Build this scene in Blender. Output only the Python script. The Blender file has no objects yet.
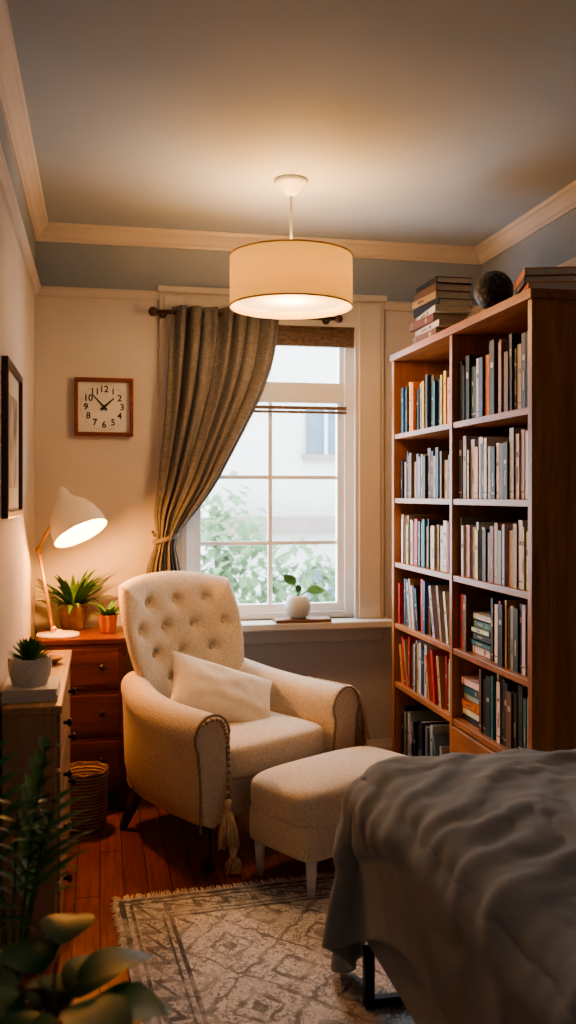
import bpy, bmesh, math, random
from mathutils import Vector, Matrix, Euler, noise
R = random.Random(7)
scene = bpy.context.scene
TH = math.radians(11.55); S=math.sin(TH); C=math.cos(TH); F=920.0; H=1.41
LW=-0.305; RW=1.975; BW=4.553; FW=-1.6; CZ=2.70

# ---------------------------------------------------------------- materials
def nmat(name):
    m=bpy.data.materials.new(name); m.use_nodes=True
    nt=m.node_tree; b=nt.nodes['Principled BSDF']
    return m,nt,b
def link(nt,a,b): nt.links.new(a,b)
def coords(nt,kind='Object',scale=(1,1,1),rot=(0,0,0)):
    tc=nt.nodes.new('ShaderNodeTexCoord'); mp=nt.nodes.new('ShaderNodeMapping')
    mp.inputs['Scale'].default_value=scale; mp.inputs['Rotation'].default_value=rot
    link(nt,tc.outputs[kind],mp.inputs['Vector']); return mp.outputs['Vector']
def ramp(nt,fac,stops):
    r=nt.nodes.new('ShaderNodeValToRGB')
    el=r.color_ramp.elements
    while len(el)<len(stops): el.new(0.5)
    for e,(p,c) in zip(el,stops): e.position=p; e.color=(*c,1)
    link(nt,fac,r.inputs['Fac']); return r.outputs['Color']
def mathn(nt,op,a,b=None,c=None):
    n=nt.nodes.new('ShaderNodeMath'); n.operation=op
    for i,x in enumerate((a,b,c)):
        if x is None: continue
        if isinstance(x,(int,float)): n.inputs[i].default_value=x
        else: link(nt,x,n.inputs[i])
    return n.outputs[0]
def mixc(nt,fac,a,b,mode='MIX'):
    n=nt.nodes.new('ShaderNodeMix'); n.data_type='RGBA'; n.blend_type=mode
    for i,x in ((0,fac),(6,a),(7,b)):
        if isinstance(x,(int,float)): n.inputs[i].default_value=x
        elif isinstance(x,tuple): n.inputs[i].default_value=(*x,1)
        else: link(nt,x,n.inputs[i])
    return n.outputs[2]
def noisen(nt,vec,scale,detail=4,rough=.5,dist=0):
    n=nt.nodes.new('ShaderNodeTexNoise'); n.inputs['Scale'].default_value=scale
    n.inputs['Detail'].default_value=detail; n.inputs['Roughness'].default_value=rough
    n.inputs['Distortion'].default_value=dist
    link(nt,vec,n.inputs['Vector']); return n.outputs['Fac']
def bump(nt,b,h,strength,dist=.01):
    n=nt.nodes.new('ShaderNodeBump'); n.inputs['Strength'].default_value=strength; n.inputs['Distance'].default_value=dist
    link(nt,h,n.inputs['Height']); link(nt,n.outputs[0],b.inputs['Normal'])
def plain(name,col,rough=.6,var=.12,scale=12,bmp=0,bs=60,metal=0,spec=.5,sheen=0,emis=0):
    m,nt,b=nmat(name); v=coords(nt)
    f=noisen(nt,v,scale)
    d=tuple(c*(1-var) for c in col); l=tuple(min(1,c*(1+var)) for c in col)
    link(nt,ramp(nt,f,[(.3,d),(.7,l)]),b.inputs['Base Color'])
    b.inputs['Roughness'].default_value=rough; b.inputs['Metallic'].default_value=metal
    b.inputs['Specular IOR Level'].default_value=spec
    if sheen: b.inputs['Sheen Weight'].default_value=sheen
    if emis:
        b.inputs['Emission Color'].default_value=(*col,1); b.inputs['Emission Strength'].default_value=emis
    if bmp: bump(nt,b,noisen(nt,v,bs,3),bmp)
    return m
def wood(name,dark,light,axis='Z',scale=1.0,rough=.4,seed=0):
    m,nt,b=nmat(name)
    sc={'X':(1.2,14,14),'Y':(14,1.2,14),'Z':(14,14,1.2)}[axis]
    v=coords(nt,'Object',tuple(s*scale for s in sc))
    n1=noisen(nt,v,1.6,5,.55,1.2); n2=noisen(nt,v,9,3,.6)
    f=mathn(nt,'ADD',mathn(nt,'MULTIPLY',n1,.75),mathn(nt,'MULTIPLY',n2,.25))
    link(nt,ramp(nt,f,[(.32,dark),(.5,tuple((a+c)/2 for a,c in zip(dark,light))),(.68,light)]),b.inputs['Base Color'])
    b.inputs['Roughness'].default_value=rough; bump(nt,b,f,.15,.004)
    return m
def emit(name,col,st):
    m,nt,b=nmat(name); b.inputs['Base Color'].default_value=(*col,1)
    b.inputs['Emission Color'].default_value=(*col,1); b.inputs['Emission Strength'].default_value=st
    return m
def boucle(name,col):
    m,nt,b=nmat(name); v=coords(nt)
    vo=nt.nodes.new('ShaderNodeTexVoronoi'); vo.inputs['Scale'].default_value=150; link(nt,v,vo.inputs['Vector'])
    n=noisen(nt,v,95,4); f=mathn(nt,'ADD',mathn(nt,'MULTIPLY',vo.outputs['Distance'],-.6),n)
    link(nt,ramp(nt,f,[(-.1,tuple(c*.78 for c in col)),(.42,col)]),b.inputs['Base Color'])
    b.inputs['Roughness'].default_value=.95; b.inputs['Sheen Weight'].default_value=.2
    bump(nt,b,f,.32,.004); return m
def shade_mat(name,col,em,emcol,tr=.4):
    m=bpy.data.materials.new(name); m.use_nodes=True; nt=m.node_tree
    out=nt.nodes['Material Output']; b=nt.nodes['Principled BSDF']
    v=coords(nt,'Object',(1,1,1))
    w=noisen(nt,v,300,2)
    link(nt,ramp(nt,w,[(.3,tuple(c*.92 for c in col)),(.7,col)]),b.inputs['Base Color'])
    b.inputs['Roughness'].default_value=.9
    b.inputs['Emission Color'].default_value=(*emcol,1); b.inputs['Emission Strength'].default_value=em
    t=nt.nodes.new('ShaderNodeBsdfTranslucent'); t.inputs['Color'].default_value=(*col,1)
    mx=nt.nodes.new('ShaderNodeMixShader'); mx.inputs[0].default_value=tr
    link(nt,b.outputs[0],mx.inputs[1]); link(nt,t.outputs[0],mx.inputs[2]); link(nt,mx.outputs[0],out.inputs['Surface'])
    return m
def vcol(name,rough=.6):
    m,nt,b=nmat(name); a=nt.nodes.new('ShaderNodeAttribute'); a.attribute_name='Col'
    n=noisen(nt,coords(nt),45,3)
    link(nt,mixc(nt,.25,a.outputs['Color'],ramp(nt,n,[(.3,(.55,.55,.55)),(.7,(1,1,1))]),'MULTIPLY'),b.inputs['Base Color'])
    b.inputs['Roughness'].default_value=rough; return m
def wallmat():
    m,nt,b=nmat('wall_paint'); tc=nt.nodes.new('ShaderNodeNewGeometry')
    sp=nt.nodes.new('ShaderNodeSeparateXYZ'); link(nt,tc.outputs['Position'],sp.inputs[0])
    f=mathn(nt,'GREATER_THAN',sp.outputs['Z'],2.385)
    n=noisen(nt,tc.outputs['Position'],3,5)
    low=ramp(nt,n,[(.3,(.57,.53,.50)),(.7,(.62,.58,.55))]); up=ramp(nt,n,[(.3,(.29,.35,.42)),(.7,(.33,.39,.46))])
    link(nt,mixc(nt,f,low,up),b.inputs['Base Color']); b.inputs['Roughness'].default_value=.8
    bump(nt,b,noisen(nt,tc.outputs['Position'],120,3),.08,.003); return m

M_wall=wallmat()
M_ceil=plain('ceiling_paint',(.44,.51,.56),.85,.03,2,.05,80)
M_trim=plain('trim_paint',(.64,.59,.53),.45,.03,4)
M_white=plain('white_frame',(.82,.84,.85),.4,.03,4)
M_bw=wood('bookcase_wood',(.24,.09,.03),(.50,.21,.075),'Z',1.0,.42)
M_bwh=wood('bookcase_shelf_wood',(.20,.075,.026),(.46,.19,.065),'Y',1.0,.42)
M_dark=wood('cabinet_wood',(.10,.027,.011),(.26,.078,.026),'X',1.0,.33)
M_oak=wood('dresser_oak',(.28,.165,.095),(.46,.29,.18),'Z',1.0,.5)
M_oakt=wood('dresser_oak_top',(.27,.155,.08),(.46,.28,.16),'Y',1.0,.42)
M_leg=wood('leg_wood',(.05,.018,.01),(.12,.045,.02),'Z',1,.35)
M_bcl=boucle('cream_boucle',(.77,.67,.53))
M_pil=plain('pillow_linen',(.82,.73,.59),.9,.05,40,.3,300,sheen=.2)
M_metal=plain('dark_metal',(.03,.03,.035),.4,.1,10,metal=.7)
M_brass=plain('brass',(.62,.38,.14),.35,.1,10,metal=.9)
M_bronze=plain('rod_bronze',(.10,.06,.04),.4,.1,10,metal=.6)
M_lampw=plain('lamp_enamel',(.84,.78,.66),.35,.03,6)
M_lamparm=plain('lamp_arm_brass',(.70,.42,.18),.4,.05,6,metal=.5)
M_green=plain('leaf_green',(.05,.16,.05),.5,.45,14,spec=.3)
M_dgreen=plain('leaf_dark',(.015,.09,.032),.45,.4,10,spec=.3)
M_pgreen=plain('leaf_palm',(.03,.14,.055),.5,.4,10,spec=.25)
M_sgreen=plain('leaf_bright',(.08,.23,.06),.45,.3,14,spec=.3)
M_soil=plain('soil',(.04,.025,.015),.95,.4,40,.6,80)
M_terra=plain('terracotta',(.50,.17,.08),.8,.12,20)
M_potb=plain('pot_brown',(.22,.13,.08),.7,.3,30,.5,50)
M_potw=plain('pot_white',(.66,.64,.60),.5,.06,20)
M_duvet=plain('duvet_linen',(.235,.262,.285),.92,.05,30,.2,260,sheen=.12)
M_bedf=plain('bed_upholstery',(.33,.34,.35),.9,.08,60,.3,200)

# ---------------------------------------------------------------- mesh builder
class MB:
    def __init__(s): s.v=[];s.f=[];s.m=[];s.c=[];s.s=[]
    def add(s,vs,fs,mi=0,col=(1,1,1),sm=False,M=None):
        o=len(s.v)
        for p in vs:
            p=Vector(p)
            if M is not None: p=M@p
            s.v.append(p)
        for f in fs:
            s.f.append([i+o for i in f]); s.m.append(mi); s.c.append(col); s.s.append(sm)
    def box(s,x0,x1,y0,y1,z0,z1,mi=0,col=(1,1,1),M=None):
        vs=[(x0,y0,z0),(x1,y0,z0),(x1,y1,z0),(x0,y1,z0),(x0,y0,z1),(x1,y0,z1),(x1,y1,z1),(x0,y1,z1)]
        s.add(vs,[(0,3,2,1),(4,5,6,7),(0,1,5,4),(1,2,6,5),(2,3,7,6),(3,0,4,7)],mi,col,False,M)
    def loft(s,rings,mi=0,col=(1,1,1),sm=True,cap=True,closed=True,M=None):
        n=len(rings[0]); vs=[p for r in rings for p in r]; fs=[]
        for i in range(len(rings)-1):
            for j in range(n if closed else n-1):
                k=(j+1)%n; fs.append((i*n+j,i*n+k,(i+1)*n+k,(i+1)*n+j))
        if cap and closed:
            fs.append(tuple(range(n))[::-1]); fs.append(tuple((len(rings)-1)*n+j for j in range(n)))
        s.add(vs,fs,mi,col,sm,M)
    def lathe(s,prof,n=32,mi=0,M=None,sm=True,cap=False,col=(1,1,1)):
        s.loft([[(r*math.cos(2*math.pi*j/n),r*math.sin(2*math.pi*j/n),z) for j in range(n)] for r,z in prof],mi,col,sm,cap,True,M)
    def tube(s,pts,rad,n=8,mi=0,col=(1,1,1),M=None):
        pts=[Vector(p) for p in pts]; rings=[]
        if not isinstance(rad,(list,tuple)): rad=[rad]*len(pts)
        up=Vector((0.13,0.07,1)).normalized()
        for i,p in enumerate(pts):
            t=(pts[min(i+1,len(pts)-1)]-pts[max(i-1,0)]).normalized()
            a=t.cross(up)
            if a.length<1e-3: a=t.cross(Vector((1,0,0)))
            a.normalize(); b=t.cross(a)
            rings.append([p+(a*math.cos(2*math.pi*j/n)+b*math.sin(2*math.pi*j/n))*rad[i] for j in range(n)])
        s.loft(rings,mi,col,True,True,True,M)
    def sphere(s,c,r,mi=0,n=16,M=None,col=(1,1,1),sc=(1,1,1)):
        rings=[]
        for i in range(1,n//2*1):
            a=math.pi*i/(n//2)
            rings.append([(c[0]+sc[0]*r*math.sin(a)*math.cos(2*math.pi*j/n),c[1]+sc[1]*r*math.sin(a)*math.sin(2*math.pi*j/n),c[2]-sc[2]*r*math.cos(a)) for j in range(n)])
        s.loft(rings,mi,col,True,True,True,M)
    def leaf(s,base,d,length,width,droop=.3,mi=0,seg=6,fold=.15,pw=1.0,roll=0):
        base=Vector(base); d=Vector(d).normalized(); side=d.cross(Vector((0,0,1)))
        if side.length<.05: side=Vector((1,0,0))
        side.normalize()
        if roll: side=Matrix.Rotation(roll,3,d)@side
        vs=[];p=base.copy(); dd=d.copy()
        for i in range(seg+1):
            t=i/seg; w=width*.5*(math.sin(math.pi*min(1,(t*.96+.04))**pw)+.04)
            nrm=side.cross(dd).normalized()
            vs+= [p-side*w+nrm*fold*w, p.copy(), p+side*w+nrm*fold*w]
            dd=(dd+Vector((0,0,-droop/seg))).normalized(); p=p+dd*(length/seg)
        fs=[]
        for i in range(seg):
            a=i*3; fs+=[(a,a+1,a+4,a+3),(a+1,a+2,a+5,a+4)]
        s.add(vs,fs,mi,(1,1,1),True)
    def build(s,name,mats,parent=None,bevel=0,sub=0,weld=False,solid=0):
        me=bpy.data.meshes.new(name); me.from_pydata([tuple(v) for v in s.v],[],s.f)
        if not isinstance(mats,(list,tuple)): mats=[mats]
        for m in mats: me.materials.append(m)
        me.polygons.foreach_set('material_index',s.m); me.polygons.foreach_set('use_smooth',s.s)
        ca=me.color_attributes.new('Col','FLOAT_COLOR','CORNER'); k=0
        for p,c in zip(me.polygons,s.c):
            for _ in range(p.loop_total): ca.data[k].color=(*c,1); k+=1
        me.update()
        bm=bmesh.new(); bm.from_mesh(me)
        if weld: bmesh.ops.remove_doubles(bm,verts=bm.verts,dist=1e-5)
        bmesh.ops.recalc_face_normals(bm,faces=bm.faces); bm.to_mesh(me); bm.free()
        ob=bpy.data.objects.new(name,me); scene.collection.objects.link(ob)
        if parent: ob.parent=parent
        if bevel:
            b=ob.modifiers.new('bev','BEVEL'); b.width=bevel; b.segments=2; b.limit_method='ANGLE'
        if solid:
            b=ob.modifiers.new('sol','SOLIDIFY'); b.thickness=solid; b.offset=0
        if sub:
            b=ob.modifiers.new('sub','SUBSURF'); b.levels=sub; b.render_levels=sub
        return ob
def empty(name,loc=(0,0,0),rz=0):
    e=bpy.data.objects.new(name,None); e.location=loc; e.rotation_euler=(0,0,rz); e.empty_display_size=.1
    scene.collection.objects.link(e); return e
def T(x,y,z): return Matrix.Translation((x,y,z))
def alignz(p,d): return T(*p)@Vector(d).normalized().to_track_quat('Z','Y').to_matrix().to_4x4()

# ---------------------------------------------------------------- room shell
m,nt,b=nmat('hardwood'); v=coords(nt,'Object',(1,1,1),(0,0,math.radians(90)))
br=nt.nodes.new('ShaderNodeTexBrick'); link(nt,v,br.inputs['Vector'])
br.inputs['Scale'].default_value=1; br.inputs['Brick Width'].default_value=1.1; br.inputs['Row Height'].default_value=.085
br.inputs['Mortar Size'].default_value=.0016; br.offset=.37
br.inputs['Color1'].default_value=(.22,.055,.02,1); br.inputs['Color2'].default_value=(.35,.098,.036,1); br.inputs['Mortar'].default_value=(.04,.012,.005,1)
g=noisen(nt,coords(nt,'Object',(22,1.6,1)),2.5,6,.6,.8)
link(nt,mixc(nt,.7,br.outputs['Color'],ramp(nt,g,[(.3,(.45,.4,.38)),(.7,(1,1,1))]),'MULTIPLY'),b.inputs['Base Color'])
b.inputs['Roughness'].default_value=.27; bump(nt,b,g,.08,.003); M_floor=m
q=MB(); q.box(LW-.15,RW+.15,FW-.15,BW+.15,-.1,0); q.build('floor',M_floor)
q=MB(); q.box(LW-.15,RW+.15,FW-.15,BW+.15,CZ,CZ+.1); q.build('ceiling',M_ceil)
WX0,WX1,WZ0,WZ1=.41,1.285,.78,2.275
q=MB(); q.box(LW,WX0,BW,BW+.15,0,CZ); q.box(WX1,RW,BW,BW+.15,0,CZ); q.box(WX0,WX1,BW,BW+.15,0,WZ0); q.box(WX0,WX1,BW,BW+.15,WZ1,CZ)
q.build('wall_back',M_wall)
q=MB(); q.box(LW-.15,LW,FW-.15,BW+.15,0,CZ); q.build('wall_left',M_wall)
q=MB(); q.box(RW,RW+.15,FW-.15,BW+.15,0,CZ); q.build('wall_right',M_wall)
q=MB(); q.box(LW,RW,FW-.15,FW,0,CZ); q.build('wall_front',M_wall)
crown=[(0,CZ-.075),(.010,CZ-.075),(.014,CZ-.064),(.022,CZ-.058),(.034,CZ-.038),(.052,CZ-.022),(.062,CZ-.017),(.066,CZ-.008),(.066,CZ),(0,CZ)]
rail=[(0,2.365),(.012,2.365),(.02,2.38),(.03,2.392),(.03,2.405),(0,2.405)]
base=[(0,0),(.018,0),(.018,.11),(.012,.13),(.008,.15),(0,.15)]
def trimrun(name,prof,side,a,b_):
    q=MB()
    def P(o,z,t):
        if side=='back': return (t,BW-o,z)
        if side=='left': return (LW+o,t,z)
        if side=='right': return (RW-o,t,z)
    q.loft([[P(o,z,a) for o,z in prof],[P(o,z,b_) for o,z in prof]],0,(1,1,1),False)
    return q.build(name,M_trim)
trimrun('trim_crown_back',crown,'back',LW,RW); trimrun('trim_crown_left',crown,'left',FW,BW); trimrun('trim_crown_right',crown,'right',FW,BW)
trimrun('trim_rail_back',rail,'back',LW,.285); trimrun('trim_rail_back.001',rail,'back',1.43,RW)
trimrun('trim_rail_left',rail,'left',FW,BW); trimrun('trim_rail_right',rail,'right',FW,BW)
trimrun('baseboard_back',base,'back',LW,RW); trimrun('baseboard_left',base,'left',FW,BW); trimrun('baseboard_right',base,'right',FW,BW)

# ---------------------------------------------------------------- window
W=empty('window_1')
q=MB()
for x0,x1 in ((.285,WX0+.01),(WX1-.01,1.43)):
    q.box(x0,x1,BW-.022,BW,WZ0,2.41); q.box(x0+.02,x1-.02,BW-.032,BW-.02,WZ0,2.39)
q.box(.285,1.43,BW-.024,BW,WZ1-.01,2.41); q.box(.275,1.44,BW-.045,BW,2.40,2.43)
q.build('casing',M_trim,W,.004)
q=MB(); q.box(.26,1.455,BW-.14,BW+.10,WZ0-.035,WZ0); q.box(.30,1.42,BW-.025,BW,WZ0-.115,WZ0-.035); q.build('sill_board',M_trim,W,.006)
q=MB()
yf0,yf1=BW+.03,BW+.10
q.box(WX0,WX0+.05,yf0,yf1,WZ0,WZ1); q.box(WX1-.05,WX1,yf0,yf1,WZ0,WZ1); q.box(WX0+.05,WX1-.05,yf0,yf1,WZ0,WZ0+.035); q.box(WX0+.05,WX1-.05,yf0,yf1,WZ1-.05,WZ1)
ty=BW+.05
q.box(WX0+.05,WX1-.05,yf0+.01,yf1-.005,1.88,1.985)
q.box(WX0+.05,WX0+.085,ty,ty+.04,WZ0+.075,1.88); q.box(WX1-.085,WX1-.05,ty,ty+.04,WZ0+.075,1.88)
q.box(WX0+.05,WX1-.05,ty,ty+.04,WZ0+.035,WZ0+.075)
q.box(WX0+.05,WX0+.075,ty,ty+.04,1.985,WZ1-.05);q.box(WX1-.075,WX1-.05,ty,ty+.04,1.985,WZ1-.05)
q.box(.839,.861,ty+.01,ty+.03,WZ0+.075,1.88)
for z in (1.165,1.50): q.box(WX0+.085,WX1-.085,ty+.011,ty+.029,z-.010,z+.010)
q.build('sash_frame',M_white,W,.002)
mg=bpy.data.materials.new('window_glass'); mg.use_nodes=True; nt=mg.node_tree; out=nt.nodes['Material Output']; nt.nodes.remove(nt.nodes['Principled BSDF'])
t=nt.nodes.new('ShaderNodeBsdfTransparent'); t.inputs[0].default_value=(.95,.97,.97,1); gl=nt.nodes.new('ShaderNodeBsdfGlossy'); gl.inputs['Roughness'].default_value=.03
mx=nt.nodes.new('ShaderNodeMixShader'); mx.inputs[0].default_value=.04; link(nt,t.outputs[0],mx.inputs[1]); link(nt,gl.outputs[0],mx.inputs[2]); link(nt,mx.outputs[0],out.inputs[0])
q=MB(); q.add([(WX0+.05,ty+.02,WZ0+.05),(WX1-.05,ty+.02,WZ0+.05),(WX1-.05,ty+.02,WZ1-.04),(WX0+.05,ty+.02,WZ1-.04)],[(0,1,2,3)]); q.build('glass_pane',mg,W)
M_blind=plain('blind_bamboo',(.18,.12,.075),.7,.4,60)
q=MB()
for i in range(9): q.box(WX0+.01,WX1-.01,BW-.005+.004*(i%2),BW+.022,2.165+i*.0125,2.175+i*.0125)
q.box(WX0+.008,WX1-.008,BW-.01,BW+.028,2.255,2.275)
q.box(WX0+.045,WX1-.045,BW+.012,BW+.03,1.845,1.862); q.box(WX0+.045,WX1-.045,BW+.012,BW+.03,1.825,1.838)
q.build('bamboo_blind',M_blind,W)

# outside
M_fac=plain('facade_render',(.42,.375,.34),.9,.05,3); M_fw=plain('facade_window_dark',(.06,.085,.11),.3,.2,2); M_roof=plain('facade_ledge',(.20,.15,.125),.9,.1,3)
q=MB()
q.box(1.4,9,12,16,-4,6.2,0); q.box(1.2,9.2,11.7,12,.90,1.12,2)
q.box(1.5,9,11.9,12.05,-.7,-.5,2)
for x in (2.70,4.2,5.6):
    for z in (1.95,-.2): q.box(x,x+.5,11.93,12.02,z,z+.62,1); q.box(x-.06,x+.56,11.9,11.97,z-.08,z,2); q.box(x+.23,x+.27,11.9,11.96,z,z+.62,0)
q.box(-5,9,11,12,-4,-1.6,0)
q.build('neighbour_building',[M_fac,M_fw,M_roof])
m,nt,b=nmat('tree_leaves'); b.inputs['Roughness'].default_value=.8
link(nt,ramp(nt,noisen(nt,coords(nt),2.5,4),[(.3,(.08,.14,.06)),(.7,(.22,.30,.16))]),b.inputs['Base Color'])
t=nt.nodes.new('ShaderNodeBsdfTranslucent'); t.inputs[0].default_value=(.26,.35,.18,1); mx=nt.nodes.new('ShaderNodeMixShader'); mx.inputs[0].default_value=.4
link(nt,b.outputs[0],mx.inputs[1]); link(nt,t.outputs[0],mx.inputs[2]); link(nt,mx.outputs[0],nt.nodes['Material Output'].inputs[0]); M_tleaf=m
M_bark=plain('bark',(.12,.09,.06),.9,.3,10)
q=MB()
q.tube([(1.2,9,-4),(1.25,9,-1),(1.2,9,.8)],[.16,.12,.04],8,1)
for cx,cy,cz,rr in ((1.1,9,1.0,.60),(1.75,9.2,.50,.62),(.5,8.8,.6,.8),(2.5,9.4,.30,.50),(1.2,9,.0,.9),(2.2,9,-.3,.8),(.2,9,-.2,.9),(3.0,9.4,.1,.6),(.3,9.2,1.5,.5)):
    q.tube([(1.2,9,-.2),(cx,cy,cz)],[.04,.015],6,1)
    for i in range(360):
        d=Vector((R.gauss(0,1),R.gauss(0,1),R.gauss(0,1))).normalized()*rr*(R.random()**.4)
        q.leaf(Vector((cx,cy,cz))+d,(R.uniform(-1,1),R.uniform(-1,1),R.uniform(-.6,.6)),.15,.09,.4,0,2)
q.build('street_tree',[M_tleaf,M_bark])

# ---------------------------------------------------------------- curtain
rz=2.292; ry=BW-.09
E=empty('curtain_rod')
q=MB(); q.tube([(.265,ry,rz),(1.16,ry,rz)],.011,12); q.sphere((.25,ry,rz),.024,0,16); q.sphere((1.17,ry,rz),.022,0,16)
for x in (.30,1.12): q.tube([(x,ry,rz),(x,BW-.028,rz)],.007,8); q.lathe([(0,0),(.02,0),(.02,.008),(0,.008)],16,0,alignz((x,BW-.03,rz),(0,-1,0)))
q.build('rod',M_bronze,E)
mc=bpy.data.materials.new('curtain_linen'); mc.use_nodes=True; nt=mc.node_tree; b=nt.nodes['Principled BSDF']; out=nt.nodes['Material Output']
n1=noisen(nt,coords(nt,'Object',(140,140,14)),2,3); n2=noisen(nt,coords(nt,'Object',(14,14,120)),2,3)
cf=mathn(nt,'MULTIPLY',n1,n2)
col=ramp(nt,cf,[(.10,(.155,.145,.135)),(.40,(.31,.29,.27))]); link(nt,col,b.inputs['Base Color']); b.inputs['Roughness'].default_value=.95; bump(nt,b,cf,.2,.002)
t=nt.nodes.new('ShaderNodeBsdfTranslucent'); link(nt,col,t.inputs[0]); mx=nt.nodes.new('ShaderNodeMixShader'); mx.inputs[0].default_value=.25
link(nt,b.outputs[0],mx.inputs[1]); link(nt,t.outputs[0],mx.inputs[2]); link(nt,mx.outputs[0],out.inputs[0])
def lerp_tab(tab,z):
    for (z0,a0),(z1,a1) in zip(tab,tab[1:]):
        if z<=z0 and z>=z1:
            t=(z0-z)/(z0-z1); return a0+(a1-a0)*t
    return tab[-1][1]
Ltab=[(2.32,.335),(2.1,.32),(1.8,.305),(1.5,.275),(1.3,.25),(1.20,.275),(1.1,.23),(.95,.20),(.40,.17)]
Rtab=[(2.32,.875),(2.2,.865),(2.05,.84),(1.9,.785),(1.75,.71),(1.6,.63),(1.45,.55),(1.32,.45),(1.20,.345),(1.1,.37),(.95,.40),(.40,.42)]
q=MB(); NU,NV=150,80; rings=[]
for i in range(NV+1):
    z=2.32-(2.32-.40)*i/NV
    zs=[z+d for d in (-.05,-.025,0,.025,.05)]
    a=sum(lerp_tab(Ltab,max(.4,min(2.32,k))) for k in zs)/5; c=sum(lerp_tab(Rtab,max(.4,min(2.32,k))) for k in zs)/5
    ring=[]
    dens=min(1,(c-a)/.5)
    for j in range(NU+1):
        u=j/NU; ph=u*2*math.pi*7.5+.5*math.sin(u*9)
        amp=.030*(.55+.45*dens)+.012*math.sin(3.1*u*6+z*2)
        x=a+(c-a)*u+ .012*math.cos(ph+.8)*dens
        y=ry-.012+ amp*math.sin(ph+.25*math.sin(z*5)) + .008*math.sin(ph*2.3+z*3)
        if z<1.3: y-= .02*math.exp(-((z-1.2)/.15)**2)*math.sin(math.pi*u)
        ring.append((x,min(y,BW-.035),z))
    rings.append(ring)
q.loft(rings,0,(1,1,1),True,False,False)
ctr=Vector((.310,ry-.01,1.20)); pts=[]
for k in range(25):
    a=2*math.pi*k/24; pts.append(ctr+Vector((.055*math.cos(a),.05*math.sin(a)*.9,.018*math.cos(a))))
q.tube(pts,.010,8,1)
q.tube([(.257,ry,1.215),(.252,BW-.03,1.23)],.006,8,1)
M_tie=plain('tieback_cord',(.20,.17,.14),.9,.2,60)
q.build('curtain',[mc,M_tie],None,0,0,False,.004)

# ---------------------------------------------------------------- bookcase
BX=1.375; B0=2.77; B1=4.235; BD=.34; TOP=2.08
E=empty('bookcase'); q=MB()
q.box(BX,RW-.03,B0,B0+.03,0,TOP-.03); q.box(BX,RW-.03,B1-.03,B1,0,TOP-.03); q.box(BX,BX+BD,3.463,3.49,.12,TOP-.03)
q.box(BX+.01,BX+.03,B0+.03,B1-.03,0,.12); q.build('side_panels',M_bw,E,.002)
q=MB(); q.box(BX-.008,RW-.03,B0-.008,B1+.008,TOP-.03,TOP+.002)
SH=[1.70,1.395,1.09,.80,.52,.16]
for z in SH: q.box(BX+.004,BX+BD,B0+.03,B1-.03,z-.024,z)
q.build('shelves',M_bwh,E,.002)
q=MB(); q.box(BX+BD,BX+BD+.012,B0+.02,B1-.02,.1,TOP-.02); q.build('back_panel',wood('bookcase_back',(.13,.05,.02),(.26,.11,.045),'Z'),E)
q=MB(); q.box(BX-.004,BX+.014,B0+.035,3.458,.17,.49); q.tube([(BX-.02,3.12,.34),(BX,3.12,.34)],[.014,.008],10); q.build('drawer_front',M_bwh,E,.003)
PAL={'dark':(.02,.022,.028),'navy':(.015,.04,.10),'teal':(.02,.14,.17),'white':(.74,.72,.68),'cream':(.70,.60,.44),'grey':(.25,.25,.26),'brown':(.17,.08,.04),
'red':(.55,.03,.02),'orange':(.75,.22,.03),'yellow':(.85,.50,.03),'tan':(.44,.28,.15),'green':(.04,.15,.06),'lg':(.50,.50,.49),'blue':(.03,.11,.26)}
bk=MB()
def book(M,th,hh,dp,col):
    c=PAL[col]; c=tuple(x*R.uniform(.8,1.15) for x in c); pg=(.66,.60,.49)
    bk.box(0,dp,0,.0022,0,hh,0,c,M); bk.box(0,dp,th-.0022,th,0,hh,0,c,M); bk.box(0,.003,0,th,0,hh,0,c,M)
    bk.box(.003,dp-.004,.0022,th-.0022,.004,hh-.004,0,pg,M)
    lab=(.45,.40,.32) if sum(c)<.6 else (.15,.11,.09)
    if R.random()<.5 and th>.014:
        z=hh*R.uniform(.55,.75); hh2=hh*R.uniform(.03,.10)
        bk.box(-.0006,.001,th*.25,th*.75,z,z+hh2,0,lab,M)
    if R.random()<.35: bk.box(-.0006,.001,th*.06,th*.94,hh*.1,hh*.1+.004,0,lab,M)
    if R.random()<.35 and th>.018: bk.box(-.0006,.001,th*.38,th*.62,hh*.25,hh*.5,0,tuple(x*.8 for x in lab),M)
def row(yfar,ynear,z,items,hmin=.19,hmax=.245,thk=(.016,.042)):
    y=yfar; i=0
    while True:
        c=items[i%len(items)]; i+=1
        th=R.uniform(*thk); lean=0
        if c.startswith('/'): c=c[1:]; lean=R.uniform(.16,.26)
        hh=R.uniform(hmin,hmax)
        wid=th+ (hh*math.sin(lean) if lean else 0)
        if y-wid<ynear: break
        M=T(BX+.018+R.uniform(0,.02),y-th,z)
        if lean: M=T(BX+.02,y-wid,z+.001)@Matrix.Rotation(-lean,4,'X')
        book(M,th,hh,R.uniform(.15,.19),c)
        y-= (th+.001) if not lean else (th/math.cos(lean)+.002)
        if lean and (i>=len(items) or not items[i%len(items)].startswith('/')): y-=hh*math.sin(lean)
        if i>60: break
def pile(y,z,n,cols,dy=.17,w=.15):
    for i in range(n):
        th=R.uniform(.018,.032); c=cols[i%len(cols)]; w2=w*R.uniform(.85,1.05)
        M=T(BX+.03+R.uniform(0,.015),y-R.uniform(0,.01),z)@Matrix.Rotation(math.pi/2,4,'X')
        book(M,th,dy*R.uniform(.9,1.05),w2,c); z+=th+.001
    return z
L0,L1=4.195,3.50; R0,R1=3.455,2.81
row(L0,L1,SH[0],['dark','teal','navy','dark','yellow','yellow','orange','dark','cream','teal','yellow','tan','navy','grey'],.18,.24)
row(L0,L1,SH[1],['dark','brown','dark','tan','dark','tan','brown','lg','grey','tan','grey','cream'],.16,.22)
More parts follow.
